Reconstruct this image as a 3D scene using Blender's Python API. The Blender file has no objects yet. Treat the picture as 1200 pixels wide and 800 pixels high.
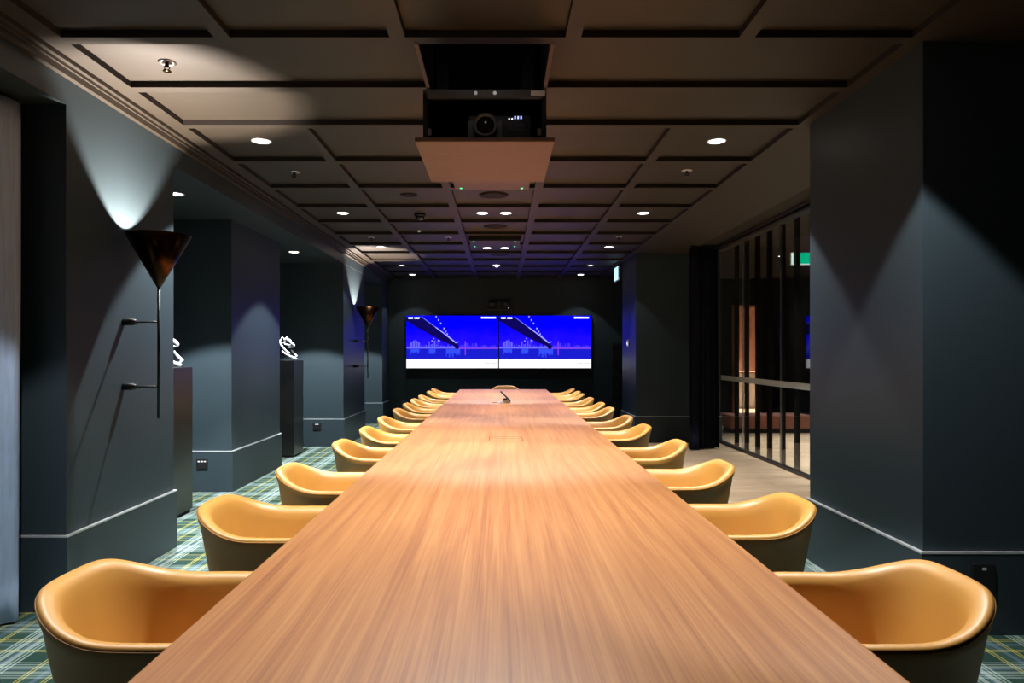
import bpy, bmesh, math, random
from mathutils import Vector, Matrix
random.seed(7)
S = bpy.context.scene
C = S.collection
PI = math.pi

# ------------------------------------------------------------------ camera, world, exposure
F, VU, VV, CZ = 820.0, 587.0, 413.5, 1.36      # focal (px of 1200), vanishing point, eye height
cam_d = bpy.data.cameras.new('camera')
cam = bpy.data.objects.new('camera', cam_d); C.objects.link(cam)
cam.location = (0, 0, CZ); cam.rotation_euler = (PI/2, 0, 0)
cam_d.sensor_width = 36; cam_d.lens = F/1200*36
cam_d.shift_x = (600-VU)/1200; cam_d.shift_y = (VV-400)/1200
cam_d.clip_start = 0.05
S.camera = cam
W = bpy.data.worlds.new('world'); S.world = W; W.use_nodes = True
W.node_tree.nodes['Background'].inputs[0].default_value = (0.5, 0.6, 0.8, 1)
W.node_tree.nodes['Background'].inputs[1].default_value = 0.0
S.view_settings.view_transform = 'Standard'; S.view_settings.look = 'None'
S.view_settings.gamma = 1; S.view_settings.use_curve_mapping = False
S.view_settings.exposure = 0.0

E_MAIN = 270      # watts of one downlight
E_CENTRE = 355
E_AISLE = 800
E_SCONCE = 400
E_TV = 5.0
BEAM = math.radians(87); BLEND = 0.16
WHITE = (1.0, 0.985, 0.96)
COOL = (0.93, 0.97, 1.0)

ZC = 2.87          # beam underside
ZP = 2.905         # coffer panel
ZS = 2.67          # aisle soffit

# ------------------------------------------------------------------ helpers: colour, materials
def lin(r, g, b):
    f = lambda c: (c/255)/12.92 if c/255 <= 0.04045 else ((c/255+0.055)/1.055)**2.4
    return (f(r), f(g), f(b), 1)

def new_mat(name):
    m = bpy.data.materials.new(name); m.use_nodes = True
    nt = m.node_tree; nt.nodes.clear()
    out = nt.nodes.new('ShaderNodeOutputMaterial')
    b = nt.nodes.new('ShaderNodeBsdfPrincipled')
    nt.links.new(b.outputs[0], out.inputs[0])
    return m, nt, b, out

def coords(nt, scale=(1, 1, 1), kind='Object'):
    tc = nt.nodes.new('ShaderNodeTexCoord')
    mp = nt.nodes.new('ShaderNodeMapping'); mp.inputs['Scale'].default_value = scale
    nt.links.new(tc.outputs[kind], mp.inputs[0])
    return mp.outputs[0]

def noise(nt, vec, scale=5, detail=3, rough=0.5, dist=0):
    n = nt.nodes.new('ShaderNodeTexNoise')
    n.inputs['Scale'].default_value = scale; n.inputs['Detail'].default_value = detail
    n.inputs['Roughness'].default_value = rough; n.inputs['Distortion'].default_value = dist
    nt.links.new(vec, n.inputs['Vector'])
    return n.outputs[0]

def ramp(nt, fac, stops, interp='LINEAR'):
    r = nt.nodes.new('ShaderNodeValToRGB'); cr = r.color_ramp; cr.interpolation = interp
    while len(cr.elements) > 1: cr.elements.remove(cr.elements[-1])
    cr.elements[0].position = stops[0][0]; cr.elements[0].color = stops[0][1]
    for p, c in stops[1:]:
        e = cr.elements.new(p); e.color = c
    nt.links.new(fac, r.inputs[0])
    return r.outputs[0]

def math_node(nt, op, a, b=None):
    n = nt.nodes.new('ShaderNodeMath'); n.operation = op
    for i, v in enumerate((a, b)):
        if v is None: continue
        if isinstance(v, (int, float)): n.inputs[i].default_value = v
        else: nt.links.new(v, n.inputs[i])
    return n.outputs[0]

def mix_col(nt, fac, a, b, mode='MIX'):
    n = nt.nodes.new('ShaderNodeMix'); n.data_type = 'RGBA'; n.blend_type = mode
    if isinstance(fac, (int, float)): n.inputs[0].default_value = fac
    else: nt.links.new(fac, n.inputs[0])
    for i, v in ((6, a), (7, b)):
        if isinstance(v, tuple): n.inputs[i].default_value = v
        else: nt.links.new(v, n.inputs[i])
    return n.outputs[2]

def bump(nt, b, h, strength=0.1, dist=0.01):
    n = nt.nodes.new('ShaderNodeBump'); n.inputs['Strength'].default_value = strength
    n.inputs['Distance'].default_value = dist
    nt.links.new(h, n.inputs['Height']); nt.links.new(n.outputs[0], b.inputs['Normal'])

def simple(name, col, rough=0.5, metal=0.0, var=0.12, nscale=14, stretch=(1, 1, 1), bmp=0.0, spec=0.5):
    """plain surface with a fine procedural mottle"""
    m, nt, b, out = new_mat(name)
    n = noise(nt, coords(nt, stretch), nscale, 4)
    lo = tuple(c*(1-var) for c in col[:3])+(1,); hi = tuple(min(1, c*(1+var)) for c in col[:3])+(1,)
    nt.links.new(ramp(nt, n, [(0.3, lo), (0.7, hi)]), b.inputs['Base Color'])
    b.inputs['Roughness'].default_value = rough; b.inputs['Metallic'].default_value = metal
    b.inputs['Specular IOR Level'].default_value = spec
    if bmp: bump(nt, b, n, bmp)
    return m

def emit(name, col, strength):
    m, nt, b, out = new_mat(name)
    b.inputs['Base Color'].default_value = (0, 0, 0, 1)
    b.inputs['Specular IOR Level'].default_value = 0.05
    b.inputs['Emission Color'].default_value = col; b.inputs['Emission Strength'].default_value = strength
    return m

M = {}
def make_materials():
    # dark green-blue stained veneer
    m, nt, b, _ = new_mat('stained veneer'); v = coords(nt, (70, 70, 1.2))
    n = noise(nt, v, 1.5, 4, 0.6); n2 = noise(nt, coords(nt, (1, 1, 0.3)), 1.3, 2)
    c = ramp(nt, n, [(0.25, (0.028, 0.043, 0.053, 1)), (0.75, (0.035, 0.053, 0.064, 1))])
    nt.links.new(mix_col(nt, n2, c, (0.031, 0.048, 0.058, 1)), b.inputs['Base Color'])
    b.inputs['Roughness'].default_value = 0.44; b.inputs['Specular IOR Level'].default_value = 0.30
    bump(nt, b, n, 0.05, 0.002); M['veneer'] = m
    # ceiling veneer: taupe, grain across the room
    m, nt, b, _ = new_mat('ceiling veneer'); v = coords(nt, (1.0, 45, 45))
    n = noise(nt, v, 1.5, 4, 0.6)
    nt.links.new(ramp(nt, n, [(0.25, (0.027, 0.0215, 0.0145, 1)), (0.75, (0.0335, 0.027, 0.0188, 1))]), b.inputs['Base Color'])
    b.inputs['Roughness'].default_value = 0.55; M['ceiling'] = m
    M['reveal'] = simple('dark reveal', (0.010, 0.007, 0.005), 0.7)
    # closure board of the projector lift: ceiling veneer, table's bounce light in its colour
    m, nt, b, _ = new_mat('lift board veneer'); v = coords(nt, (1.2, 22, 22))
    n = noise(nt, v, 1.6, 4, 0.6, 0.8)
    nt.links.new(ramp(nt, n, [(0.25, (0.11, 0.060, 0.034, 1)), (0.75, (0.16, 0.090, 0.053, 1))]), b.inputs['Base Color'])
    b.inputs['Roughness'].default_value = 0.5; M['board'] = m
    M['steel_line'] = simple('pale metal strip', (0.55, 0.58, 0.60), 0.35, 0.3, 0.05)
    # table wood
    m, nt, b, _ = new_mat('table veneer')
    warp = noise(nt, coords(nt, (2.2, 0.35, 1)), 1.6, 3, 0.5)
    base = coords(nt, (1, 1, 1))
    sep = nt.nodes.new('ShaderNodeSeparateXYZ'); nt.links.new(base, sep.inputs[0])
    x = sep.outputs[0]; y = sep.outputs[1]
    ring = math_node(nt, 'SINE', math_node(nt, 'ADD', math_node(nt, 'MULTIPLY', x, 95.0), math_node(nt, 'MULTIPLY', warp, 30.0)))
    ring = math_node(nt, 'MULTIPLY_ADD', ring, 0.5); nt.nodes[-1].inputs[2].default_value = 0.5
    fine = noise(nt, coords(nt, (150, 1.5, 1)), 1.0, 5, 0.65, 0.2)
    mid = noise(nt, coords(nt, (34, 0.45, 1)), 1.0, 4, 0.6, 0.3)
    big = noise(nt, coords(nt, (3.0, 0.45, 1)), 1.0, 3, 0.5)
    f = math_node(nt, 'ADD', math_node(nt, 'MULTIPLY', fine, 0.46), math_node(nt, 'MULTIPLY', mid, 0.28))
    f = math_node(nt, 'ADD', f, math_node(nt, 'MULTIPLY', ring, 0.05))
    f = math_node(nt, 'ADD', f, math_node(nt, 'MULTIPLY', big, 0.18))
    nt.links.new(ramp(nt, f, [(0.30, lin(116, 67, 38)), (0.45, lin(152, 99, 56)), (0.56, lin(168, 116, 69)), (0.72, lin(184, 135, 86))]), b.inputs['Base Color'])
    b.inputs['Roughness'].default_value = 0.42; b.inputs['Specular IOR Level'].default_value = 0.7
    bump(nt, b, f, 0.06, 0.002); M['wood'] = m
    # oak floor, boards across
    m, nt, b, _ = new_mat('oak boards')
    br = nt.nodes.new('ShaderNodeTexBrick'); nt.links.new(coords(nt), br.inputs['Vector'])
    br.inputs['Color1'].default_value = (0.55, 0.40, 0.26, 1); br.inputs['Color2'].default_value = (0.66, 0.50, 0.34, 1)
    br.inputs['Mortar'].default_value = (0.16, 0.10, 0.06, 1); br.inputs['Scale'].default_value = 1
    br.inputs['Mortar Size'].default_value = 0.0018; br.inputs['Brick Width'].default_value = 1.9; br.inputs['Row Height'].default_value = 0.19
    g = noise(nt, coords(nt, (1.6, 26, 1)), 1.6, 5, 0.65, 0.6)
    gc = ramp(nt, g, [(0.3, (0.62, 0.58, 0.54, 1)), (0.6, (1, 1, 1, 1))])
    nt.links.new(mix_col(nt, 1.0, br.outputs[0], gc, 'MULTIPLY'), b.inputs['Base Color'])
    b.inputs['Roughness'].default_value = 0.4; M['oak'] = m
    # tartan carpet
    m, nt, b, _ = new_mat('tartan carpet')
    sep = nt.nodes.new('ShaderNodeSeparateXYZ'); nt.links.new(coords(nt), sep.inputs[0])
    dk = (0.018, 0.048, 0.038, 1); md = (0.038, 0.084, 0.068, 1); wh = (0.33, 0.42, 0.39, 1); ye = (0.42, 0.40, 0.10, 1); bl = (0.10, 0.16, 0.22, 1)
    st = [(0, dk), (.05, ye), (.066, dk), (.082, ye), (.098, md), (.19, bl), (.24, md), (.29, ye), (.306, dk), (.322, ye), (.338, dk),
          (.50, wh), (.52, md), (.54, wh), (.56, md), (.58, wh), (.635, md), (.66, bl), (.69, wh), (.745, md), (.765, wh), (.785, md), (.805, wh), (.825, dk)]
    sx = math_node(nt, 'FRACT', math_node(nt, 'MULTIPLY', math_node(nt, 'ADD', sep.outputs[0], 10.03), 1/0.47))
    sy = math_node(nt, 'FRACT', math_node(nt, 'MULTIPLY', math_node(nt, 'ADD', sep.outputs[1], 10.0), 1/0.47))
    cx = ramp(nt, sx, st, 'CONSTANT'); cy = ramp(nt, sy, st, 'CONSTANT')
    c = mix_col(nt, 0.42, cx, cy)
    pile = noise(nt, coords(nt), 380, 2)
    c = mix_col(nt, 1.0, c, ramp(nt, pile, [(0.3, (0.6, 0.6, 0.6, 1)), (0.7, (1, 1, 1, 1))]), 'MULTIPLY')
    nt.links.new(c, b.inputs['Base Color']); b.inputs['Roughness'].default_value = 0.95; b.inputs['Specular IOR Level'].default_value = 0.1
    bump(nt, b, pile, 0.4, 0.004); M['carpet'] = m
    # leather
    m, nt, b, _ = new_mat('tan leather')
    n = noise(nt, coords(nt), 4, 3); cr = noise(nt, coords(nt), 260, 3, 0.6)
    nt.links.new(ramp(nt, n, [(0.3, (0.52, 0.250, 0.042, 1)), (0.7, (0.58, 0.285, 0.054, 1))]), b.inputs['Base Color'])
    b.inputs['Roughness'].default_value = 0.46; b.inputs['Specular IOR Level'].default_value = 0.9; bump(nt, b, cr, 0.08, 0.001); M['leather'] = m
    M['leather_seam'] = simple('leather piping', (0.50, 0.24, 0.045), 0.5)
    M['black'] = simple('black powder coat', (0.010, 0.010, 0.011), 0.45, 0.0, 0.2)
    M['black_gloss'] = simple('black lacquer', (0.012, 0.010, 0.009), 0.30, 0.0, 0.15, spec=0.7)
    M['black_matt'] = simple('matt black', (0.006, 0.006, 0.007), 0.8)
    M['bezel'] = simple('screen bezel', (0.008, 0.008, 0.010), 0.35)
    M['bronze'] = simple('dark bronze', (0.060, 0.028, 0.013), 0.28, 1.0, 0.1)
    M['shade_in'] = simple('shade lining', (0.70, 0.68, 0.64), 0.5)
    M['chrome'] = simple('brushed metal', (0.55, 0.55, 0.56), 0.3, 1.0, 0.05)
    M['grey'] = simple('grey plastic', (0.09, 0.095, 0.10), 0.45)
    M['white'] = simple('white plastic', (0.75, 0.74, 0.72), 0.4, 0, 0.03)
    M['white_gloss'] = simple('white glazed ceramic', (0.85, 0.86, 0.88), 0.25, 0, 0.03)
    M['speaker'] = simple('speaker grille', (0.016, 0.009, 0.008), 0.7, 0, 0.25, 300, spec=0.2)
    M['smoked'] = simple('smoked plastic', (0.015, 0.012, 0.012), 0.12)
    M['label'] = simple('paper label', (0.85, 0.85, 0.85), 0.6, 0, 0.05)
    M['curtain'] = simple('black curtain cloth', (0.010, 0.011, 0.020), 0.9, 0, 0.25, 60, (1, 1, 0.1), spec=0.1)
    M['sheer'] = simple('pale linen curtain', (0.41, 0.53, 0.76), 0.9, 0, 0.10, 60, (1, 1, 0.1), spec=0.1)
    M['stone'] = simple('dark marbled panel', (0.020, 0.020, 0.020), 0.35, 0, 0.9, 9)
    M['lens_on'] = emit('lit lamp lens', (1, 0.97, 0.92, 1), 9)
    M['led_blue'] = emit('blue led', (0.35, 0.40, 1, 1), 2.2)
    M['led_white'] = emit('white led', (0.8, 0.85, 1, 1), 1.6)
    M['led_green'] = emit('green led', (0.08, 0.9, 0.35, 1), 2.2)
    M['bulb'] = emit('lit bulb', (1, 0.96, 0.9, 1), 6)
    M['exit_blue'] = emit('exit panel pale', (0.45, 0.85, 1, 1), 1.5)
    M['exit_green'] = emit('exit panel green', (0.0, 0.55, 0.28, 1), 1.0)
    M['exit_white'] = emit('exit panel white', (0.8, 1, 0.9, 1), 1.1)
    M['salmon'] = simple('salmon upholstery', (0.50, 0.22, 0.17), 0.8)
    M['peach'] = simple('peach wall', (0.66, 0.44, 0.36), 0.7)
    M['copper'] = simple('copper panel', (0.42, 0.20, 0.12), 0.4, 0.3)
    M['lobby_wall'] = simple('lobby dark wall', (0.014, 0.013, 0.012), 0.6)
    M['lobby_ceiling'] = simple('lobby ceiling', (0.03, 0.026, 0.022), 0.8)
    M['slat'] = simple('dark timber slat', (0.008, 0.006, 0.005), 0.7, spec=0.1)
    # clear glass: see-through with Fresnel reflection
    m, nt, b, out = new_mat('clear glass'); nt.nodes.remove(b)
    tr = nt.nodes.new('ShaderNodeBsdfTransparent'); tr.inputs[0].default_value = (0.93, 0.95, 0.94, 1)
    gl = nt.nodes.new('ShaderNodeBsdfGlossy'); gl.inputs['Roughness'].default_value = 0.0
    fr = nt.nodes.new('ShaderNodeFresnel'); ge = nt.nodes.new('ShaderNodeNewGeometry')
    nt.links.new(math_node(nt, 'SUBTRACT', 1.5, math_node(nt, 'MULTIPLY', ge.outputs['Backfacing'], 1.5-1/1.5)), fr.inputs[0])
    mx = nt.nodes.new('ShaderNodeMixShader')
    nt.links.new(fr.outputs[0], mx.inputs[0]); nt.links.new(tr.outputs[0], mx.inputs[1]); nt.links.new(gl.outputs[0], mx.inputs[2])
    nt.links.new(mx.outputs[0], out.inputs[0]); M['glass'] = m
    m, nt, b, out = new_mat('frosted film')
    b.inputs['Base Color'].default_value = (0.72, 0.73, 0.68, 1); b.inputs['Roughness'].default_value = 0.6
    n = noise(nt, coords(nt), 40, 2); b.inputs['Alpha'].default_value = 0.72; bump(nt, b, n, 0.02); M['frost'] = m
    # screen contents
    m, nt, b, _ = new_mat('screen sky')
    sep = nt.nodes.new('ShaderNodeSeparateXYZ'); nt.links.new(coords(nt, (1, 1, 1), 'Generated'), sep.inputs[0])
    n = noise(nt, coords(nt), 3, 3)
    f = math_node(nt, 'MULTIPLY', math_node(nt, 'SUBTRACT', 1.15, sep.outputs[2]), math_node(nt, 'MULTIPLY_ADD', n, 0.8))
    b.inputs['Base Color'].default_value = (0, 0, 0, 1); b.inputs['Roughness'].default_value = 0.3; b.inputs['Specular IOR Level'].default_value = 0.05
    nt.links.new(ramp(nt, f, [(0.0, (0.000, 0.000, 0.26, 1)), (0.35, (0.0, 0.0, 0.31, 1)), (0.62, (0.004, 0.001, 0.28, 1)), (0.95, (0.013, 0.003, 0.20, 1))]), b.inputs['Emission Color'])
    b.inputs['Emission Strength'].default_value = E_TV; M['scr_sky'] = m
    M['scr_water'] = emit('screen water', (0.002, 0.0025, 0.13, 1), E_TV)
    M['scr_glow'] = emit('screen water glow', (0.010, 0.022, 0.25, 1), E_TV)
    M['scr_deck'] = emit('screen bridge deck', (0.0008, 0.0003, 0.022, 1), E_TV)
    M['scr_city'] = emit('screen skyline', (0.035, 0.032, 0.24, 1), E_TV)
    M['scr_city2'] = emit('screen skyline dim', (0.012, 0.009, 0.21, 1), E_TV)
    M['scr_lamp'] = emit('screen lamps', (0.085, 0.085, 0.28, 1), E_TV)
    M['scr_pink'] = emit('screen shoreline', (0.055, 0.012, 0.18, 1), E_TV)
    M['scr_white'] = emit('screen white band', (0.215, 0.215, 0.22, 1), E_TV)
    M['scr_text'] = emit('screen caption', (0.32, 0.34, 0.42, 1), E_TV)
    M['scr_grey'] = emit('screen small print', (0.10, 0.09, 0.10, 1), E_TV)
make_materials()

# ------------------------------------------------------------------ helpers: meshes and objects
class MB:
    def __init__(s): s.bm = bmesh.new()
    def face(s, pts, mi=0):
        f = s.bm.faces.new([s.bm.verts.new(p) for p in pts]); f.material_index = mi; return s
    def box(s, x0, x1, y0, y1, z0, z1, mi=0, side=None):
        v = [s.bm.verts.new(p) for p in ((x0,y0,z0),(x1,y0,z0),(x1,y1,z0),(x0,y1,z0),(x0,y0,z1),(x1,y0,z1),(x1,y1,z1),(x0,y1,z1))]
        for k, q in enumerate(((3,2,1,0),(4,5,6,7),(0,1,5,4),(1,2,6,5),(2,3,7,6),(3,0,4,7))):
            f = s.bm.faces.new([v[i] for i in q]); f.material_index = mi if (side is None or k < 2) else side
        return s
    def rbox(s, x0, x1, y0, y1, z0, z1, r=0.004, seg=2, mi=0):
        t = bmesh.new(); q = MB.__new__(MB); q.bm = t; q.box(x0, x1, y0, y1, z0, z1, mi)
        bmesh.ops.bevel(t, geom=t.edges[:], offset=r, segments=seg, profile=0.5, affect='EDGES')
        me = bpy.data.meshes.new('tmp'); t.to_mesh(me); t.free(); s.bm.from_mesh(me); bpy.data.meshes.remove(me); return s
    def lathe(s, prof, c=(0,0,0), axis='Z', n=32, mi=0, cap=True):
        rings = []
        for r, h in prof:
            ring = []
            for i in range(n):
                a = 2*PI*i/n; p = (r*math.cos(a), r*math.sin(a), h)
                if axis == 'X': p = (p[2], p[0], p[1])
                elif axis == 'Y': p = (p[1], p[2], p[0])
                ring.append(s.bm.verts.new((p[0]+c[0], p[1]+c[1], p[2]+c[2])))
            rings.append(ring)
        for a, b in zip(rings, rings[1:]):
            for i in range(n):
                f = s.bm.faces.new((a[i], a[(i+1) % n], b[(i+1) % n], b[i])); f.material_index = mi; f.smooth = True
        if cap:
            for ring, rev in ((rings[0], True), (rings[-1], False)):
                f = s.bm.faces.new(ring[::-1] if rev else ring); f.material_index = mi
        return s
    def cyl(s, r, h0, h1, c=(0,0,0), axis='Z', n=24, mi=0): return s.lathe([(r, h0), (r, h1)], c, axis, n, mi)
    def tube(s, pts, r, n=10, mi=0, closed=False):
        pts = [Vector(p) for p in pts]; N = len(pts); rings = []
        up = None
        for i, p in enumerate(pts):
            rr = r[i] if isinstance(r, (list, tuple)) else r
            a = pts[(i-1) % N] if (closed or i > 0) else p; b = pts[(i+1) % N] if (closed or i < N-1) else p
            t = (b-a).normalized()
            if up is None: up = t.orthogonal().normalized()
            up = (up - t*up.dot(t)).normalized(); w = t.cross(up)
            rings.append([s.bm.verts.new(p+up*rr*math.cos(2*PI*k/n)+w*rr*math.sin(2*PI*k/n)) for k in range(n)])
        for i in range(N if closed else N-1):
            a, b = rings[i], rings[(i+1) % N]
            for k in range(n):
                f = s.bm.faces.new((a[k], a[(k+1) % n], b[(k+1) % n], b[k])); f.smooth = True; f.material_index = mi
        if not closed:
            s.bm.faces.new(rings[0][::-1]).material_index = mi; s.bm.faces.new(rings[-1]).material_index = mi
        return s
    def prism(s, outline, axis, a0, a1, mi=0):
        """outline: 2-D points; axis 'Y' -> (x,z) extruded in y, 'X' -> (y,z) in x, 'Z' -> (x,y) in z"""
        def P(p, a): return {'Y': (p[0], a, p[1]), 'X': (a, p[0], p[1]), 'Z': (p[0], p[1], a)}[axis]
        A = [s.bm.verts.new(P(p, a0)) for p in outline]; B = [s.bm.verts.new(P(p, a1)) for p in outline]
        n = len(outline)
        for i in range(n): s.bm.faces.new((A[i], A[(i+1) % n], B[(i+1) % n], B[i])).material_index = mi
        s.bm.faces.new(A[::-1]).material_index = mi; s.bm.faces.new(B).material_index = mi
        return s
    def build(s, name, mats, parent=None, loc=None, smooth=False):
        bmesh.ops.recalc_face_normals(s.bm, faces=s.bm.faces[:])
        me = bpy.data.meshes.new(name); s.bm.to_mesh(me); s.bm.free()
        for m in (mats if isinstance(mats, (list, tuple)) else [mats]): me.materials.append(m)
        if smooth:
            for p in me.polygons: p.use_smooth = True
        o = bpy.data.objects.new(name, me); C.objects.link(o)
        if parent: o.parent = parent
        if loc: o.location = loc
        return o

def tag(o, label, cat, group=None):
    o['label'] = label; o['category'] = cat
    if group: o['group'] = group
    return o
def thing(name, label, cat, loc=(0,0,0), rz=0, group=None):
    o = bpy.data.objects.new(name, None); C.objects.link(o); o.empty_display_size = 0.1
    o.location = loc; o.rotation_euler = (0, 0, rz)
    return tag(o, label, cat, group)
def struct(o): o['kind'] = 'structure'; return o
def copy_tree(o, parent=None):
    c = o.copy(); C.objects.link(c)
    if parent: c.parent = parent
    for ch in o.children: copy_tree(ch, c)
    return c
def lamp(name, parent, loc, energy, size, blend, col, radius=0.035, up=False):
    l = bpy.data.lights.new(name, 'SPOT'); l.energy = energy; l.spot_size = size; l.spot_blend = blend
    l.color = col; l.shadow_soft_size = radius
    o = bpy.data.objects.new(name, l); C.objects.link(o); o.parent = parent; o.location = loc
    if up: o.rotation_euler = (PI, 0, 0)
    return o
ORD = ['nearest the camera', 'second from the camera', 'third from the camera', 'fourth from the camera', 'fifth from the camera', 'sixth from the camera',
       'seventh from the camera', 'eighth from the camera', 'ninth from the camera', 'tenth from the camera', 'eleventh from the camera', 'farthest from the camera']

# ------------------------------------------------------------------ room shell
Y0, Y1 = -2.6, 14.32
XL, XR = -3.4, 3.34
struct(MB().box(XL-.1, 2.03, Y0-.1, Y1+.1, -0.06, 0).box(2.03, 4.6, Y0-.1, 3.5, -0.06, 0).build('floor', M['carpet']))
struct(MB().box(2.03, 9.0, 3.5, 19.5, -0.06, 0).build('floor', M['oak']))
struct(MB().box(XL-.1, 2.9, Y1, Y1+.1, 0, 3.3).build('wall_front', M['veneer']))
struct(MB().box(XL-.1, XL, Y0, Y1, 0, 3.3).build('wall_left', M['veneer']))
struct(MB().box(XL-.1, 4.6, Y0-.1, Y0, 0, 3.3).build('wall_rear', M['veneer']))
struct(MB().box(4.5, 4.6, Y0, 3.5, 0, 3.3).build('wall_right', M['veneer']))

SK = 0.392
def pillar(nm, x0, x1, y0, y1, z1, side):
    struct(MB().box(x0, x1, y0, y1, 0, z1).build('pillar', M['veneer'])).name = nm
    e = 0.018
    struct(MB().box(x0-e, x1+e, y0-e, y1+e, 0, SK).build('baseboard_'+side, M['veneer']))
    struct(MB().box(x0-e-.002, x1+e+.002, y0-e-.002, y1+e+.002, SK, SK+.009).build('trim_1', M['steel_line']))
# left row
pillar('pillar', XL+.002, -2.293, 3.69, 4.90, ZS, 'left')
pillar('pillar', XL+.002, -2.645, 6.87, 8.37, ZS, 'left')
pillar('pillar', XL+.002, -2.298, 10.21, 11.80, ZS, 'left')
pillar('pillar', XL+.002, -2.290, 13.50, Y1-.02, ZS, 'left')
# right row
pillar('pillar', 2.045, 4.48, 3.39, 4.63, 3.05, 'right')
pillar('pillar', 2.045, 3.33, 10.61, 11.78, 3.05, 'right')
# front wall skirting
struct(MB().box(-2.27, 2.88, Y1-.02, Y1, 0, SK).build('baseboard_front', M['veneer']))
struct(MB().box(-2.27, 2.88, Y1-.022, Y1, SK, SK+.006).build('trim_2', M['grey']))
struct(MB().box(2.8, 2.9, 11.78, Y1, 0, 3.3).build('wall_right', M['veneer']))
# dark marbled panel by the far right corner
struct(MB().rbox(2.27, 2.46, Y1-.045, Y1, 0.40, 1.55, .004).build('trim_3', M['stone']))

# ceiling: coffered field
RF = [-2.6, -1.75, -0.90, -0.05, 0.80, 1.64, 2.49, 3.349, 3.981, 4.633, 5.515, 6.40, 7.26, 8.09, 8.91, 9.765, 10.6, 11.45, 12.30, 13.15, 14.0]
BX = [-1.335, -0.496, 0.347, 1.178]; BW = 0.075
GX0, GX1 = -2.105, 1.97
OX0, OX1, OY0, OY1 = -0.405, 0.243, 3.424, 4.26        # open hoist hatch
def clear(x0, x1, y0, y1): return x1 <= OX0 or x0 >= OX1 or y1 <= OY0 or y0 >= OY1
cm = MB()
def panel(x0, x1, y0, y1): cm.box(x0, x1, y0, y1, ZP, ZP+.03)
for a, b in ((Y0, OY0), (OY1, Y1)): panel(GX0-.02, GX1+.02, a, b)
panel(GX0-.02, OX0, OY0, OY1); panel(OX1, GX1+.02, OY0, OY1)
struct(cm.build('ceiling', M['ceiling']))
bmm = MB()
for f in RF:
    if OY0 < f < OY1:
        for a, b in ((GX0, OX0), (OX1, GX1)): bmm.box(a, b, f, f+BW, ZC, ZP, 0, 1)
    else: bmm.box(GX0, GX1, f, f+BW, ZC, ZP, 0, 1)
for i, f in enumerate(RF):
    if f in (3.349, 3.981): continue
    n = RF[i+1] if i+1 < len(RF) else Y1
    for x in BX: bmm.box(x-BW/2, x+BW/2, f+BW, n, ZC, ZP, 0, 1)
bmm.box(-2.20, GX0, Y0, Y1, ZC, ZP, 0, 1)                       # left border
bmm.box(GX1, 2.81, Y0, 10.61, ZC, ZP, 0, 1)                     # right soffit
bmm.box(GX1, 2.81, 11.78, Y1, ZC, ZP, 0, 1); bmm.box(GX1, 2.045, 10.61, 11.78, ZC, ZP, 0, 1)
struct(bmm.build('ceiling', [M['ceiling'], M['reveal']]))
# right recess above the glass
struct(MB().box(2.81, 3.40, Y0, 10.61, 3.0, 3.05).box(2.79, 2.81, Y0, 10.61, ZP, 3.05).build('ceiling', M['lobby_ceiling']))
# left cornice (stepped) and aisle soffit
co = [(-2.20, ZP), (-2.20, 2.872), (-2.212, 2.872), (-2.212, 2.888), (-2.222, 2.888), (-2.222, 2.855), (-2.246, 2.855), (-2.246, 2.838), (-2.258, 2.838),
      (-2.258, 2.805), (-2.29, 2.805), (-2.29, ZP)]
struct(MB().prism(co, 'Y', Y0, Y1).build('trim_4', M['ceiling']))
struct(MB().box(XL, -2.293, Y0, Y1, ZS, 3.3).build('ceiling', M['veneer']))

# ------------------------------------------------------------------ downlights
def downlight(x, y, z, energy, label, group, col=WHITE, blend=BLEND):
    t = thing('downlight', label, 'light', (x, y, z), 0, group)
    MB().lathe([(0.072, -0.001), (0.072, -0.004), (0.060, -0.005), (0.058, -0.001)], n=32, cap=False).build('trim_ring', M['white'], t)
    MB().cyl(0.058, -0.0035, -0.0005, n=32).build('lens', M['lens_on'], t)
    if energy: lamp('downlight_beam', t, (0, 0, -0.012), energy, BEAM, blend, col)
    return t
POW = {'left': [0.7, 2.1, 1.2, 0.22, 0.2, 0.10], 'right': [0.75, 0.75, 1.8, 0.10, 0.10, 0.10]}     # dimmer setting of each lamp
YS = [2.92, 5.10, 7.72, 10.20, 12.33, 13.78]
for side, x in (('left', -1.745), ('right', 1.573)):
    for i, y in enumerate(YS):
        if i == 0 and side == 'left': y = 2.38
        w = ['just past the camera', 'second of those in view', 'third of those in view', 'fourth of those in view', 'fifth of those in view', 'last before the screens'][i]
        d = downlight(x, y, ZP, E_MAIN*POW[side][i], 'round recessed downlight in the %s ceiling row, %s' % (side, w), 'downlights along the %s side' % side)
for y, w, pw in ((5.10, 'hoist hidden', 0.9), (7.72, 'nearer', 0.5), (10.29, 'farther', 1.1)):
    for x, s in ((-0.205, 'left'), (0.055, 'right')):
        downlight(x, y, ZP, E_CENTRE*pw, '%s downlight of the pair over the table, %s' % (s, {'hoist hidden': 'behind the open projector hoist', 'nearer': 'third row from the camera', 'farther': 'beside the farther closed hoist'}[w]), 'downlights over the table', blend=.38)
downlight(-0.08, 12.30, ZP, E_CENTRE, 'single downlight over the far table end before the screens', 'downlights over the table')
downlight(-0.08, 2.92, ZP, E_CENTRE*1.45, 'single downlight between camera and open projector hatch', 'downlights over the table')
downlight(-2.68, 5.76, ZS, E_AISLE, 'downlight in low side soffit behind the near wall lamp', 'downlights in the side aisle', COOL)
downlight(-2.68, 9.06, ZS, E_AISLE, 'downlight in low side soffit above the farther plinth', 'downlights in the side aisle', COOL)

downlight(-2.68, 12.35, ZS, E_AISLE*.7, 'downlight in low side soffit beside the wall lamp by the screens', 'downlights in the side aisle', COOL)

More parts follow.
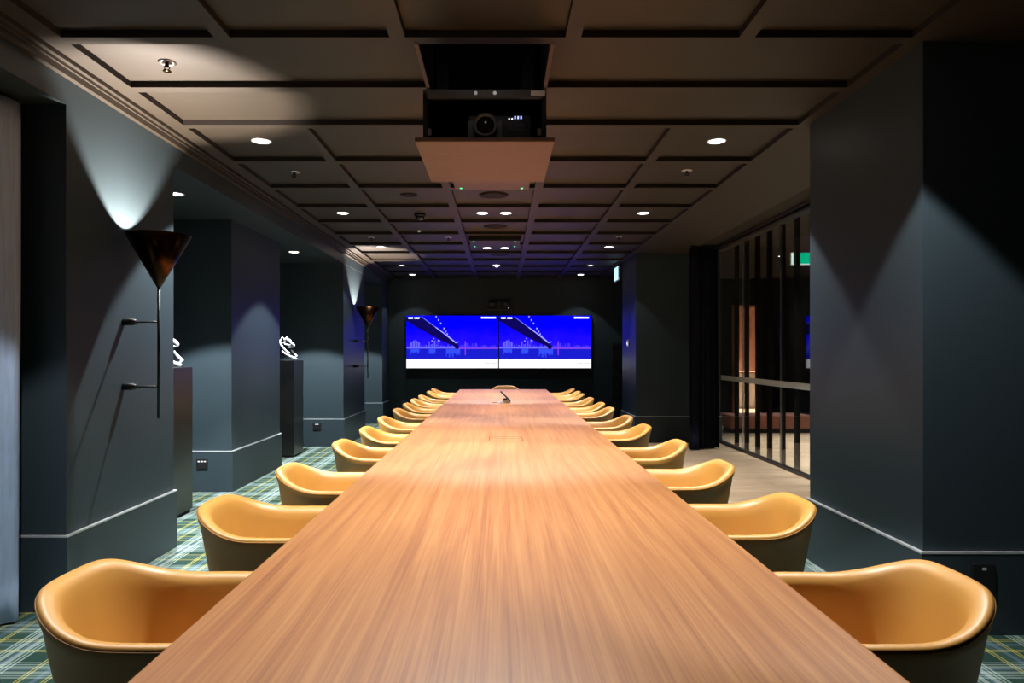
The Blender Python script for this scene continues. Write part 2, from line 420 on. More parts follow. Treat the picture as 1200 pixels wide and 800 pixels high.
# ------------------------------------------------------------------ table
TX0, TX1, TY0, TY1, TZ = -0.710, 0.777, 0.95, 11.98, 0.74
tcx = (TX0+TX1)/2
t = thing('conference_table', 'very long oak brown timber conference table down the room', 'table', (tcx, 6.4, 0))
hw = (TX1-TX0)/2; ya, yb = TY0-6.4, TY1-6.4
tm = MB(); o = [(-hw, TZ-.012), (-hw+.004, TZ-.003), (-hw+.012, TZ), (hw-.012, TZ), (hw-.004, TZ-.003), (hw, TZ-.012), (hw, TZ-.022), (hw-.03, TZ-.035), (-hw+.03, TZ-.035), (-hw, TZ-.022)]
tm.prism(o, 'Y', ya, yb); tm.build('tabletop', M['wood'], t)
for y in (-4.6, -1.55, 1.55, 4.6):
    MB().rbox(-.30, .30, y-.35, y+.35, 0.03, TZ-.035, .01).rbox(-.34, .34, y-.40, y+.40, 0.0, 0.03, .006).build('pedestal', M['black'], t)
hx, hy = 0.035-tcx, 5.05-6.4
hm = MB()
hm.rbox(hx-.118, hx+.118, hy-.118, hy+.118, TZ-.004, TZ+.0015, .0006, 1).build('power_hatch', M['wood'], t)
hm = MB(); g = .0022
for a in ((hx-.121, hx-.118, hy-.121, hy+.121), (hx+.118, hx+.121, hy-.121, hy+.121), (hx-.121, hx+.121, hy+.118, hy+.121), (hx-.121, hx+.121, hy-.121, hy-.118), (hx-.118, hx+.118, hy+.02, hy+.0225)):
    hm.box(a[0], a[1], a[2], a[3], TZ-.002, TZ+.0018)
hm.build('hatch_seam', M['reveal'], t)
# touch panel / conference phone on the table
t = thing('touch_panel', 'small black tilted touch panel on the table before the screens', 'touch panel', (0.045, 8.72, TZ), math.radians(0))
MB().prism([(-.085, 0), (.075, 0), (.080, .012), (.075, .030), (-.01, .034), (-.06, .016)], 'Y', -.05, .05).build('base', M['white'], t)
MB().prism([(.062, .022), (.078, .030), (-.042, .148), (-.054, .140)], 'Y', -.09, .09).build('display', M['black'], t)
MB().prism([(-.02, .028), (.035, .028), (.03, .058), (-.01, .056)], 'Y', -.03, .03).build('stand', M['black'], t)
MB().tube([(-.085, 0, .006), (-.11, .01, .004), (-.135, -.03, .003), (-.15, -.02, .003)], .003, 8).build('cable', M['grey'], t)

# ------------------------------------------------------------------ chairs
def sstep(a, b, x):
    x = max(0, min(1, (x-a)/(b-a))); return x*x*(3-2*x)
def chair_plan(n=96):
    pts = []
    for i in range(n):
        a = 2*PI*i/n                              # a = 0 at the back
        ca, sa = -math.cos(a), math.sin(a)
        e = 2/2.71
        ax = 0.371 if ca < 0 else 0.255
        x = ax*math.copysign(abs(ca)**e, ca); y = 0.281*math.copysign(abs(sa)**e, sa)
        if ca > 0: y *= 1-0.10*(x/0.255)**2
        deg = abs((a+PI) % (2*PI)-PI)*180/PI
        zt = 0.700+0.080*(1-sstep(14.7, 80, deg))
        zt -= (zt-0.475)*sstep(0.075, 0.235, x)
        pts.append((x, y, zt))
    return pts
def chair_mesh():
    pl = chair_plan(); n = len(pl); mb = MB(); rings = []
    nor = []
    for i in range(n):
        a, b = Vector(pl[i-1][:2]), Vector(pl[(i+1) % n][:2]); d = (b-a).normalized()
        v = Vector((-d.y, d.x)); 
        if v.dot(Vector(pl[i][:2])) > 0: v = -v
        nor.append(v)
    def ring(ins, zf):
        r = []
        for i, (x, y, zt) in enumerate(pl):
            r.append((x+nor[i].x*ins, y+nor[i].y*ins, zf(zt)))
        return r
    mixf = lambda f: (lambda zt: 0.42+(zt-0.42)*f)
    prof = [(.20, lambda z: .372), (.13, lambda z: .380), (.085, lambda z: .400), (.060, mixf(.10)), (.045, mixf(.30)), (.026, mixf(.60)), (.012, mixf(.84)),
            (.004, lambda z: z-.036), (.0012, lambda z: z-.015), (.0025, lambda z: z-.007), (.009, lambda z: z-.0015), (.018, lambda z: z), (.030, lambda z: z-.0025),
            (.042, lambda z: z-.011), (.052, lambda z: z-.028), (.058, mixf(.80)), (.070, mixf(.55)), (.088, mixf(.25)), (.11, lambda z: .438)]
    for ins, zf in prof: rings.append([mb.bm.verts.new(p) for p in ring(ins, zf)])
    for a, b in zip(rings, rings[1:]):
        for i in range(n):
            f = mb.bm.faces.new((a[i], a[(i+1) % n], b[(i+1) % n], b[i])); f.smooth = True
    mb.bm.faces.new(rings[0][::-1]); mb.bm.faces.new(rings[-1])
    piping = [p for p in ring(.0010, lambda z: z-.0135)]
    seat = ring(.098, lambda z: 0)
    return mb, piping, seat
def make_chair(label, group):
    t = thing('tub_chair', label, 'chair', (0, 0, 0), 0, group)
    shell, pip, seat = chair_mesh()
    shell.build('shell', M['leather'], t)
    MB().tube(pip, .0018, 6, closed=True).build('piping', M['leather_seam'], t)
    sm = MB(); rr = []
    for k, z in ((1.0, .430), (1.0, .462), (.985, .474), (.93, .482), (.6, .488), (.2, .489)):
        rr.append([sm.bm.verts.new((x*k, y*k, z)) for x, y, _ in seat])
    n = len(seat)
    for a, b in zip(rr, rr[1:]):
        for i in range(n): sm.bm.faces.new((a[i], a[(i+1) % n], b[(i+1) % n], b[i])).smooth = True
    sm.bm.faces.new(rr[0][::-1]); sm.bm.faces.new(rr[-1])
    sm.build('seat_cushion', M['leather'], t)
    MB().lathe([(.11, .372), (.10, .360), (.028, .345), (.026, .09), (.045, .075), (.045, .055)], n=24).build('column', M['black'], t)
    for k in range(4):
        a = PI/4+k*PI/2; c, s = math.cos(a), math.sin(a)
        MB().tube([(.03*c, .03*s, .072), (.16*c, .16*s, .058), (.29*c, .29*s, .026), (.30*c, .30*s, .010), (.302*c, .302*s, 0.0)], [.022, .018, .013, .012, .012], 10).build('leg', M['black'], t)
    return t
LP = [(1.85, -0.787), (2.76, -0.791), (3.61, -0.769), (4.62, -0.731), (5.46, -0.724), (6.36, -0.742), (7.28, -0.75), (8.1, -0.76), (8.87, -0.771), (9.68, -0.77), (10.65, -0.762), (11.4, -0.766)]      # (distance, offset) of each chair
RP = [(1.845, 0.853), (2.8, 0.851), (3.72, 0.848), (4.63, 0.846), (5.64, 0.832), (6.46, 0.841), (7.47, 0.834), (8.2, 0.843), (9.1, 0.834), (9.98, 0.83), (10.62, 0.843), (11.38, 0.833)]
proto = make_chair('tan leather tub chair on the left of the table, nearest the camera', 'tub chairs along the left table side')
first = True
for side, ys in (('left', LP), ('right', RP)):
    for i, (y, cx) in enumerate(ys):
        c = proto if first else copy_tree(proto)
        first = False
        c['label'] = 'tan leather tub chair on the %s of the table, %s' % (side, ORD[i]); c['group'] = 'tub chairs along the %s table side' % side
        c.location = (cx, y, 0)
        c.rotation_euler = (0, 0, (0 if side == 'left' else PI)+math.radians(random.uniform(-1, 1)*(.6 if i < 2 else 2)))
c = copy_tree(proto); c['label'] = 'tan leather tub chair at the far table end below the screens'; c['group'] = 'tub chair at the table head'
c.location = (0.08, 12.18, 0); c.rotation_euler = (0, 0, -PI/2)

# ------------------------------------------------------------------ screens on the front wall
SY = 14.20
px = SY/F
def screen(label, u0, u1, dark=1):
    x0, x1 = (u0-VU)*px, (u1-VU)*px; z0, z1 = CZ-(431.2-VV)*px, CZ-(369.8-VV)*px
    w, h = x1-x0, z1-z0
    t = thing('television', label, 'television', ((x0+x1)/2, SY, z0), 0, 'pair of wall screens')
    MB().rbox(-w/2-.008, w/2+.008, .004, .075, -.010, h+.010, .004).build('casing', M['bezel'], t)
    names = ['sky', 'water', 'glow', 'deck', 'city', 'city2', 'lamp', 'pink', 'white', 'text', 'grey']
    I = {n: i for i, n in enumerate(names)}
    s = MB()
    def P(x, y): return ((x-145)/958*w-w/2, (1-(y-135)/545)*h)        # picture units -> screen
    def poly(pts, m, lay): s.face([(P(*p)[0], -.0008*lay, P(*p)[1]) for p in pts], I[m])
    def rect(xa, ya, xb, yb, m, lay): poly([(xa, yb), (xb, yb), (xb, ya), (xa, ya)], m, lay)
    rect(145, 135, 1103, 680, 'sky', 0)
    rect(145, 475, 1103, 585, 'water', 1)
    r = random.Random(5)
    rect(145, 462, 690, 476, 'city', 3); rect(690, 468, 1103, 480, 'pink', 3)
    for k in range(13):                                                # domed cluster of towers
        xx = 180+k*8.6; top = 384+ (abs(k-6)/6)**2*34+r.uniform(-4, 10)
        rect(xx, top, xx+7, 470, 'city' if k % 3 else 'city2', 2)
    x = 300
    while x < 650:
        wd = r.uniform(6, 13); top = 470-r.uniform(12, 62)*(1.3 if 370 < x < 500 else .75)
        rect(x, top, x+wd*.85, 470, r.choice(['city', 'city2', 'city2', 'city2']), 2)
        if r.random() < .5: rect(x+1, top+3, x+wd*.5, top+9, 'lamp', 3)
        x += wd
    for xx, yy in ((430, 372), (412, 396), (478, 392), (488, 396)): rect(xx-6, yy-5, xx+6, yy+5, 'lamp', 4)
    x = 700
    while x < 1095:
        wd = r.uniform(6, 16); rect(x, 470-r.uniform(8, 52)*(1 if x < 880 else .6), x+wd*.85, 470, 'city2', 2); x += wd
    for xa, xb, st in ((190, 280, 5), (380, 450, 5), (560, 705, 7)):     # lights smeared on the water
        x = xa
        while x < xb:
            rect(x, 480, x+st*.7, 480+r.uniform(25, 60)*(1.5 if xa == 560 else 1), 'glow', 3); x += st
    rect(755, 400, 764, 545, 'pink', 4)
    poly([(145, 190), (145, 150), (300, 150), (420, 235), (560, 345), (640, 405), (692, 440), (692, 478), (655, 478), (648, 455), (520, 400), (400, 335), (250, 255)], 'deck', 5)
    for a, b, wd in (((305, 148), (460, 262), 7), ((450, 255), (560, 335), 9), ((560, 335), (655, 412), 11), ((655, 418), (690, 405), 8)):
        dx, dy = b[0]-a[0], b[1]-a[1]; L = math.hypot(dx, dy); nx, ny = -dy/L*wd/2, dx/L*wd/2
        poly([(a[0]+nx, a[1]+ny), (b[0]+nx, b[1]+ny), (b[0]-nx, b[1]-ny), (a[0]-nx, a[1]-ny)], 'lamp' if wd > 7 else 'city', 6)
    for xx, yy in ((456, 145), (480, 181), (503, 215), (538, 268), (556, 300), (572, 326), (590, 352), (612, 378)): rect(xx-6, yy-8, xx+6, yy+8, 'lamp', 6)
    rect(145, 585, 1103, 680, 'white', 6)
    def words(xa, xb, y, hh, m, gaps):
        x = xa
        while x < xb:
            wd = r.uniform(7, 11)
            if not any(ga < x < gb for ga, gb in gaps): rect(x, y-hh*r.uniform(.75, 1), min(x+wd, xb), y+hh, m, 7)
            x += wd+2.5
    words(165, 283, 159, 9, 'text', [(205, 218)]); words(925, 1080, 156, 9, 'text', [(1010, 1018)])
    words(968, 1088, 628, 3.2, 'grey', [(1005, 1030)])
    s.build('screen', [M['scr_'+n] for n in names], t)
    return t
screen('left one of two wall televisions showing a bridge at night', 476.3, 583.8)
screen('right one of two wall televisions showing a bridge at night', 585.0, 692.7)
t = thing('screen_mount', 'black panel on the wall behind and below both televisions', 'wall panel', (0, 14.29, 0))
MB().rbox((475.5-VU)*px, (694-VU)*px, -.012, .028, CZ-(444-VV)*px, CZ-(368.5-VV)*px, .004).build('panel', M['black_matt'], t)
t = thing('video_camera', 'small black conference camera on the wall above the televisions', 'camera', ((585-VU)*px, 14.12, CZ-(363-VV)*px))
MB().rbox(-.26, .26, 0, .16, 0, .03, .006).build('bracket', M['black'], t)
MB().rbox(-.22, .22, .02, .15, .03, .17, .015).build('body', M['black'], t)
for x in (-.16, .14): MB().lathe([(.045, 0), (.045, -.012), (.030, -.014), (.026, -.006), (.0, -.003)], (x, .02, .10), 'Y', 24, cap=False).build('lens', M['grey'], t)
MB().box(-.008, .008, .012, .02, .04, .17).build('centre_bar', M['grey'], t)
MB().cyl(.012, -.004, 0, (.19, .02, -.02+.05), 'Y', 16).build('indicator', M['led_white'], t)

# ------------------------------------------------------------------ projector hoists
t = thing('projector_lift', 'lowered ceiling hoist cage with wooden base board holding the projector', 'projector lift', (-0.08, 3.46, 2.40))
MB().rbox(-.345, .345, -.014, .80, 0, .022, .004).build('base_board', M['board'], t)
MB().box(-.305, .305, 0, .03, .225, .262).build('front_bar', M['grey'], t)
MB().box(-.305, .305, .03, .74, .245, .262).build('top_plate', M['black'], t)
MB().box(-.305, .305, .72, .74, .022, .245).build('back_panel', M['black_matt'], t)
for x in (-.305, .285): MB().box(x, x+.02, 0, .72, .022, .245).build('side_panel', M['black_matt'], t)
for x in (-.275, .267):
    MB().rbox(x-.007, x+.012, -.006, .0, .035, .068, .002).build('clip', M['chrome'], t)
for x, y in ((-.22, .15), (.22, .15), (-.22, .6), (.22, .6)):
    MB().box(x-.03, x+.03, y-.03, y+.03, .262, .55).box(x-.022, x+.022, y-.022, y+.022, .55, .95).build('telescopic_post', M['black'], t)
for x in (-.045, .05): MB().cyl(.009, -.004, .0, (x, 0, .244), 'Y', 16).build('screw', M['chrome'], t)
MB().box(.228, .298, -.0015, 0, .231, .256).build('paper_label', M['label'], t)
t = thing('projector', 'black video projector sitting in the lowered hoist cage', 'projector', (-0.08, 3.50, 2.4221))
MB().rbox(-.085, .235, .02, .45, .006, .135, .008).build('body', M['black'], t)
MB().prism([(-.085, 0), (.085, 0), (.085, .095), (.070, .100), (.060, .080), (.045, .050), (-.035, .050), (-.052, .080), (-.062, .100), (-.085, .095)], 'Y', -.004, .02).build('lens_surround', M['grey'], t)
MB().lathe([(.060, .02), (.060, -.03), (.055, -.036), (.047, -.036), (.044, -.02)], (.003, .0, .070), 'Y', 40, cap=False).build('lens_ring', M['grey'], t)
MB().lathe([(.046, -.014), (.036, -.022), (.02, -.027), (.004, -.029)], (.003, .0, .070), 'Y', 40).build('lens', M['smoked'], t)
for x in (-.06, .21): MB().cyl(.012, 0, .007, (x, .10, 0), n=16).cyl(.012, 0, .007, (x, .38, 0), n=16).build('foot', M['black'], t)
gm = MB()
for k in range(6): gm.box(.105, .20, .016, .020, .055+k*.006, .058+k*.006)
gm.build('vent_grille', M['grey'], t)
for k, x in enumerate((.118, .133, .148, .163, .178)):
    MB().box(x, x+.007, .0165, .020, .112+(.003 if k > 1 else 0), .118+(.010 if k > 1 else 0)).build('indicator', M['led_white'] if k < 2 else M['led_blue'], t)
# shaft above the hatch
sh = MB()
sh.box(OX0-.02, OX0, OY0-.02, OY1+.02, ZC, ZP+.001, 0).box(OX1, OX1+.02, OY0-.02, OY1+.02, ZC, ZP+.001, 0)
sh.box(OX0-.02, OX0, OY0-.02, OY1+.02, ZP+.001, 3.4, 1).box(OX1, OX1+.02, OY0-.02, OY1+.02, ZP+.001, 3.4, 1)
sh.box(OX0, OX1, OY0-.02, OY0, ZP, 3.4, 1).box(OX0, OX1, OY1, OY1+.02, ZC, 3.4, 1).box(OX0-.02, OX1+.02, OY0-.02, OY1+.02, 3.4, 3.42, 1)
struct(sh.build('ceiling', [M['board'], M['black_matt']]))
def closed_lift(y0, y1, label, mat, z=2.825):
    t = thing('closed_lift', label, 'projector lift', (-0.08, y0, z), 0, 'closed ceiling hoists')
    d = y1-y0
    MB().rbox(-.33, .33, 0, d, 0, .014, .003).build('closure_panel', mat, t)
    MB().box(-.335, .335, -.002, d, .014, ZP-z).build('frame', M['black_matt'], t)
    for x in (-.275, .265):
        for y in (.06, d-.06): MB().cyl(.011, -.004, 0, (x, y, 0), n=14).build('indicator', M['led_green'], t)
    return t
closed_lift(5.60, 6.28, 'closed ceiling hoist panel with green lights, behind the open projector hatch', M['board'])
closed_lift(9.02, 9.56, 'closed ceiling hoist panel with green lights, nearer the screens', M['ceiling'], 2.806)

# ------------------------------------------------------------------ small ceiling fittings
def speaker(x, y, r, label, z=ZP):
    t = thing('ceiling_speaker', label, 'speaker', (x, y, z), 0, 'ceiling speakers')
    MB().lathe([(r, 0), (r, -.004), (r*.94, -.006), (r*.92, -.003)], n=40, cap=False).build('rim', M['speaker'], t)
    MB().lathe([(r*.93, -.003), (r*.5, -.005), (.002, -.0055)], n=40).build('grille', M['speaker'], t)
speaker(-0.07, 6.83, .145, 'round brown ceiling speaker just behind the open projector hatch')
speaker(-0.07, 8.53, .145, 'round brown ceiling speaker before the farther closed hoist')
speaker(-0.02, 10.95, .15, 'round brown ceiling speaker past the farther closed hoist')
speaker(-0.90, 6.83, .085, 'small round brown ceiling speaker left of the table centre')
def sprinkler(x, y, label):
    t = thing('sprinkler', label, 'sprinkler', (x, y, ZP), 0, 'ceiling sprinklers')
    MB().lathe([(.046, 0), (.046, -.003), (.036, -.008), (.020, -.008), (.018, -.002)], n=28, cap=False).build('escutcheon', M['chrome'], t)
    MB().lathe([(.011, 0), (.011, -.022), (.007, -.026)], n=16).tube([(-.012, 0, -.02), (-.014, 0, -.034), (0, 0, -.046)], .003, 8).tube([(.012, 0, -.02), (.014, 0, -.034), (0, 0, -.046)], .003, 8).build('head', M['bronze'], t)
    MB().lathe([(.022, -.046), (.022, -.049), (.004, -.050)], n=20).build('deflector', M['bronze'], t)
for x, y, l in ((-1.775, 3.72, 'ceiling sprinkler nearest the camera, at the left above the wall lamp'), (-1.765, 5.98, 'ceiling sprinkler in the left coffers behind the first downlight'),
                (1.575, 5.93, 'ceiling sprinkler in the right coffers behind the first downlight'), (1.57, 9.30, 'ceiling sprinkler in the right coffers before the screens'),
                (-0.70, 9.35, 'ceiling sprinkler left of the farther closed hoist'), (-1.73, 9.35, 'ceiling sprinkler in the left coffers before the screens')):
    sprinkler(x, y, l)
t = thing('dome_camera', 'dark domed security camera on the ceiling left of centre', 'security camera', (-0.90, 7.78, ZP))
MB().lathe([(.062, 0), (.062, -.022), (.056, -.026)], n=32).build('base', M['smoked'], t)
MB().lathe([(.052, -.026), (.046, -.048), (.030, -.064), (.002, -.070)], n=32).build('dome', M['smoked'], t)
t = thing('smoke_detector', 'tiny white detector on the ceiling beyond the domed camera', 'smoke detector', (-1.03, 8.82, ZP))
MB().lathe([(.022, 0), (.022, -.012), (.014, -.020)], n=20).build('body', M['white'], t)
# exit sign by the far right pillar
t = thing('exit_sign', 'glowing pale blue exit sign hanging beside the far right pillar', 'exit sign', (1.985, 12.05, 2.60))
MB().rbox(.0, .03, -.21, .21, 0, .24, .005).build('housing', M['white'], t)
MB().box(-.002, 0, -.20, .20, .01, .23).build('light_panel', M['exit_blue'], t)
MB().cyl(.008, .24, ZP-2.60, (.015, -.14, 0), n=12).cyl(.008, .24, ZP-2.60, (.015, .14, 0), n=12).build('hanger', M['black'], t)

# ------------------------------------------------------------------ wall lamps
def sconce(y, xw, label):
    t = thing('wall_lamp', label, 'lamp', (xw, y, 0), 0, 'conical wall lamps')
    rx = 0.215; zt, zr = 1.757, 2.076; R = .186
    MB().lathe([(.006, zt), (.012, zt+.002), (R, zr), (R-.004, zr+.001), (.012, zt+.018), (.004, zt+.018)], (rx, 0, 0), n=56).build('shade', [M['bronze']], t)
    MB().lathe([(.018, zt+.03), (.024, zt+.05), (.018, zt+.07), (.004, zt+.075)], (rx, 0, 0), n=16).build('bulb', M['bulb'], t)
    MB().cyl(.009, .965, zt+.004, (rx, 0, 0), n=16).build('rod', M['black'], t)
    for z in (1.548, 1.155):
        a = MB().cyl(.0055, .05, rx, (0, 0, z), 'X', 14).build('arm', M['black'], t)
        MB().lathe([(.021, 0), (.021, .062), (.017, .066), (.017, .078), (.008, .080)], (0, 0, z), 'X', 20).build('bracket', M['black'], a)
    lamp('lamp_beam', t, (rx, 0, zt+.085), E_SCONCE, math.radians(110), 0.1, (1, .83, .71), .032, up=True)
sconce(4.25, -2.293, 'bronze cone wall lamp on thin black rod, on the near left pillar')
sconce(10.95, -2.298, 'bronze cone wall lamp on thin black rod, on the pillar by the screens')

# ------------------------------------------------------------------ plinths and sculptures
def plinth(x, y, w, d, h, label):
    t = thing('plinth', label, 'plinth', (x, y, 0), 0, 'black sculpture plinths')
    MB().rbox(-w/2, w/2, -d/2, d/2, .03, h, .003).build('column', M['black_gloss'], t)
    MB().box(-w/2+.015, w/2-.015, -d/2+.015, d/2-.015, 0, .03).build('toe_kick', M['black_matt'], t)
def sculpture(x, y, z, label, parent=None):
    t = thing('sculpture', label, 'sculpture', (x, y, z), 0, 'white sculptures')
    k = 9.3/F/16
    def P(cx, cy, dy=0): return ((cx-440)*k, dy, (690-cy)*k+.006)
    MB().tube([P(268, 400), P(255, 330, .01), P(290, 268, .02), P(325, 290, .03), P(330, 350, .03), P(300, 385, .02)], .009, 10).tube(
        [P(262, 360), P(275, 410), P(335, 480, -.02), P(400, 540, -.03), P(460, 570, -.03)], [.009, .013, .012, .010, .007], 10).build('mane', M['white_gloss'], t, smooth=True)
    MB().tube([P(330, 380, .02), P(345, 320), P(390, 285), P(400, 320), P(450, 330), P(455, 370, -.01), P(500, 400), P(522, 430), P(515, 455)], [.009, .015, .018, .017, .013, .014, .016, .014, .008], 12).build('head', M['white_gloss'], t, smooth=True)
    MB().tube([P(350, 395, -.02), P(420, 410, -.03), P(470, 425, -.03)], [.010, .010, .007], 10).tube([P(410, 455, .02), P(470, 450, .0), P(515, 452)], [.012, .012, .006], 10).build('jaw', M['white_gloss'], t, smooth=True)
    MB().tube([P(455, 505, .02), P(490, 540, .02), P(510, 575, .03), P(555, 615, .03), P(520, 655, .02)], [.008, .012, .013, .014, .012], 10).build('neck', M['white_gloss'], t, smooth=True)
    MB().tube([P(305, 530, -.03), P(385, 585, -.04), P(480, 635, -.03), P(575, 676, -.02)], [.008, .012, .013, .014], 10).build('base_ribbon', M['white_gloss'], t, smooth=True)
    return t
plinth(-2.865, 5.80, .43, .43, 1.24, 'tall black plinth beyond the near left pillar, reflecting blue')
plinth(-2.905, 9.315, .43, .43, 1.265, 'tall black plinth in the alcove past the middle left pillar')
sculpture(-2.805, 9.30, 1.265, 'white openwork sculpture on the farther black plinth')
sculpture(-2.76, 5.85, 1.24, 'white openwork sculpture mostly hidden behind the near left pillar')

# ------------------------------------------------------------------ outlets and switch
def outlet(x, y, z, label, n=2, w=.11, h=.10):
    t = thing('power_outlet', label, 'power outlet', (x, y, z), 0, 'black skirting outlets')
    MB().rbox(-w/2, w/2, -.012, 0, -h/2, h/2, .004).build('plate', M['black'], t)
    for k in range(n):
        cx = (k-(n-1)/2)*.030
        MB().box(cx-.010, cx+.010, -.013, -.011, h/2-.030, h/2-.018).build('switch', M['white'], t)
outlet((237-VU)*6.85/F, 6.852, CZ-(543.5-VV)*6.85/F, 'black power outlet on skirting of the recessed middle left pillar', 3)
outlet((371.5-VU)*10.19/F, 10.192, CZ-(499.5-VV)*10.19/F, 'black power outlet on skirting of the left pillar near the screens', 2, .12, .11)
outlet((1152-VU)*3.37/F, 3.372, CZ-(677-VV)*3.37/F, 'black power outlet on skirting of the near right pillar', 1, .11, .14)
t = thing('light_switch', 'small white switch panel on the far right pillar', 'light switch', (2.045, 11.22, 1.515))
MB().rbox(-.02, 0, -.045, .045, -.06, .06, .004).build('plate', M['white'], t)
MB().rbox(-.024, -.02, -.02, .02, -.03, .03, .002).build('button', M['led_white'], t)

# ------------------------------------------------------------------ curtains
def curtain(name, pts, z0, z1, label, mat, amp, waves, tx=0.0):
    t = thing(name, label, 'curtain', (pts[0][0], pts[0][1], 0))
    (xa, ya), (xb, yb) = pts; L = math.hypot(xb-xa, yb-ya); dx, dy = (xb-xa)/L, (yb-ya)/L; nx, ny = -dy, dx
    m = MB(); N = waves*14; R = 16; rows = []
    for j in range(R+1):
        z = z0+(z1-z0)*j/R; f = j/R; row = []
        for i in range(N+1):
            s = L*i/N; ph = 2*PI*waves*i/N
            a = amp*(1.15-.4*f)*(math.sin(ph+.5*math.sin(ph*.37+1.3*f))+.25*math.sin(2.3*ph+2*f))
            ss = s+amp*.35*math.sin(2*ph)
            row.append(m.bm.verts.new((dx*ss+nx*a, dy*ss+ny*a, z)))
        rows.append(row)
    for a, b in zip(rows, rows[1:]):
        for i in range(N): m.bm.faces.new((a[i], a[i+1], b[i+1], b[i])).smooth = True
    o = m.build('cloth', mat, t)
    md = o.modifiers.new('thickness', 'SOLIDIFY'); md.thickness = .004
    MB().tube([(0, 0, z1+.012), (dx*L, dy*L, z1+.012)], .012, 10).build('rail', M['black'], t)
    return t
curtain('curtain', [(2.66, 9.78), (3.10, 10.02)], .012, 2.84, 'black floor length curtain gathered beside the glass partition', M['curtain'], .05, 5)
curtain('curtain', [(-2.50, 3.60), (-2.56, -1.2)], .012, 2.64, 'pale grey blue linen curtain at the left edge by near pillar', M['sheer'], .05, 13)

# ------------------------------------------------------------------ glass partition
GX = 3.34
t = thing('glass_partition', 'floor to ceiling glass partition with dark slats right of the table', 'glass partition', (GX, 4.65, 0))
GL = 10.60-4.65
MB().box(-.03, .03, 0, GL, 0, .035).build('bottom_track', M['black'], t)
MB().box(-.05, .05, 0, GL, 2.90, 2.93).box(-.05, .05, 0, GL, 2.96, 3.0).build('top_track', M['black'], t)
MB().box(-.056, -.05, 0, GL, 2.905, 2.925).box(-.056, -.05, 0, GL, 2.962, 2.982).build('track_edge', M['grey'], t)
cuts = [0, 1.15, 2.30, (820*3.34/328)-4.65, 5.0, GL]
for a, b in zip(cuts, cuts[1:]):
    g = MB().box(-.006, .006, a+.003, b-.003, .035, 2.90).build('pane', M['glass'], t)
    MB().box(-.0085, -.0065, a+.003, b-.003, .955, 1.027).build('frosted_band', M['frost'], g)
for c in cuts[1:-1]: MB().box(-.008, .008, c-.0035, c+.0035, .035, 2.90).build('joint_strip', M['chrome'], t)
y = 10.13
k = 0
while y > 4.7:
    MB().box(.05, .100, y-.028-4.65, y+.028-4.65, 0, 2.93).build('slat', M['slat'], t)
    y -= .413

# ------------------------------------------------------------------ lobby beyond the glass
struct(MB().box(8.9, 9.0, 3.5, 19.5, 0, 3.3).build('wall_lobby_side', M['lobby_wall']))
lw = MB(); lw.box(2.9, 5.28, 16.0, 16.1, 0, 3.3).box(5.92, 9.0, 16.0, 16.1, 0, 3.3).box(5.28, 5.92, 16.0, 16.1, 2.46, 3.3)
struct(lw.build('wall_lobby_end', M['lobby_wall']))
struct(MB().box(4.6, 9.0, 3.5, 3.6, 0, 3.3).build('wall_lobby_near', M['lobby_wall']))
struct(MB().box(3.40, 9.0, 3.5, 16.1, 3.05, 3.1).box(5.0, 7.0, 16.1, 19.0, 2.7, 2.75).build('ceiling', M['lobby_ceiling']))
struct(MB().box(5.0, 7.0, 18.9, 19.0, 0, 2.7).box(4.95, 5.0, 16.1, 19.0, 0, 2.7).box(7.0, 7.05, 16.1, 19.0, 0, 2.7).build('wall_alcove', M['peach']))
struct(MB().box(5.28, 5.36, 15.97, 16.0, 0, 2.46).box(5.28, 5.92, 15.97, 16.0, 2.42, 2.46).build('trim_5', M['copper']))
def lobby_light(x, y, z, e, label, col=WHITE):
    tt = downlight(x, y, z, 0, label, 'lobby downlights'); lamp('downlight_beam', tt, (0, 0, -.012), e, math.radians(74), .5, col)
lobby_light(5.0, 7.6, 3.05, 1000, 'lobby downlight beyond the near end of the glass partition')
lobby_light(5.0, 9.8, 3.05, 1000, 'lobby downlight beyond the middle of the glass partition')
lobby_light(4.9, 12.2, 3.05, 150, 'lobby downlight above the salmon bench')
lobby_light(5.9, 17.5, 2.70, 2000, 'downlight inside the warm peach alcove', (1, .86, .72))
t = thing('lobby_bench', 'low salmon upholstered bench with dark plinth beyond the glass', 'bench', (4.75, 12.15, 0))
MB().rbox(-.85, .55, -.25, .25, .07, .30, .03).build('seat', M['salmon'], t)
MB().box(-.82, .52, -.22, .22, 0, .07).build('plinth_base', M['black'], t)
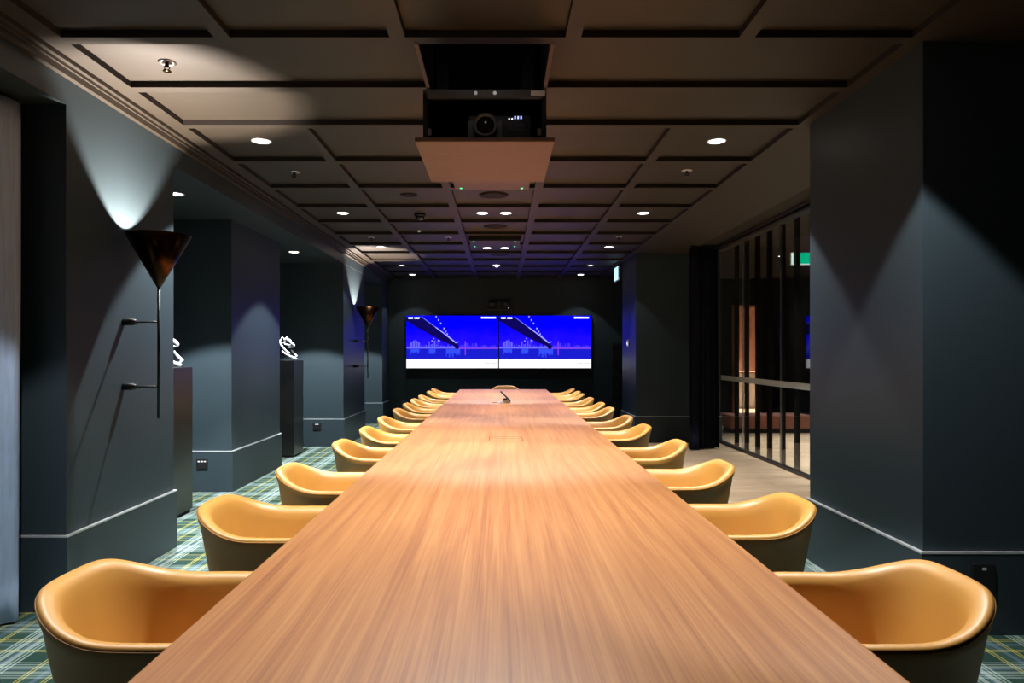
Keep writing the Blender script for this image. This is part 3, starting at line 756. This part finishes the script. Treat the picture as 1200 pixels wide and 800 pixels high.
# shelf unit and tub seat in the alcove
t = thing('shelf_unit', 'copper shelf unit in the peach alcove behind the glass', 'shelf', (6.0, 18.6, 0))
for x in (-.75, -.25, .25): MB().box(x, x+.05, -.15, .15, 0, 2.3).build('upright', M['copper'], t)
for z in (.95, 1.35, 1.75, 2.15): MB().box(-.75, .30, -.15, .15, z, z+.03).build('shelf', M['copper'], t)
t = thing('vase', 'white ceramic vase on the copper shelf beyond the glass', 'vase', (6.1, 18.55, 1.381))
MB().lathe([(.05, 0), (.10, .06), (.11, .14), (.06, .24), (.035, .28), (.045, .32)], n=28).build('body', M['white_gloss'], t)
t = thing('counter', 'pale low counter in the peach alcove behind the glass', 'counter', (5.95, 17.4, 0))
MB().rbox(-.5, .5, -.2, .2, 0, .86, .01).build('front', M['white'], t)
MB().rbox(-.53, .53, -.23, .23, .86, .90, .006).build('worktop', M['copper'], t)
# lobby exit sign
t = thing('exit_sign', 'green lit exit sign hanging in the lobby beyond the glass', 'exit sign', (3.925, 9.0, 2.49))
MB().rbox(-.20, .20, 0, .03, 0, .165, .004).build('housing', M['white'], t)
MB().box(-.19, .19, -.002, 0, .008, .157).build('light_panel', M['exit_white'], t)
MB().box(-.165, .19, -.004, -.002, .018, .157).build('green_field', M['exit_green'], t)
ic = MB(); ic.cyl(.011, -.006, -.004, (.10, 0, .125), 'Y', 14)
for a, b, w in (((.098, .112), (.085, .078), .018), ((.085, .078), (.105, .055), .011), ((.105, .055), (.095, .028), .010), ((.085, .080), (.065, .060), .011), ((.065, .060), (.045, .058), .010), ((.10, .108), (.125, .092), .008), ((.095, .108), (.070, .098), .008)):
    d = Vector((b[0]-a[0], b[1]-a[1])).normalized(); n_ = Vector((-d.y, d.x))*w/2
    ic.prism([(a[0]+n_.x, a[1]+n_.y), (b[0]+n_.x, b[1]+n_.y), (b[0]-n_.x, b[1]-n_.y), (a[0]-n_.x, a[1]-n_.y)], 'Y', -.006, -.004)
ic.build('running_figure', M['exit_white'], t)
MB().cyl(.007, .165, 3.05-2.49, (-.12, .015, 0), n=10).cyl(.007, .165, 3.05-2.49, (.12, .015, 0), n=10).build('hanger', M['black'], t)
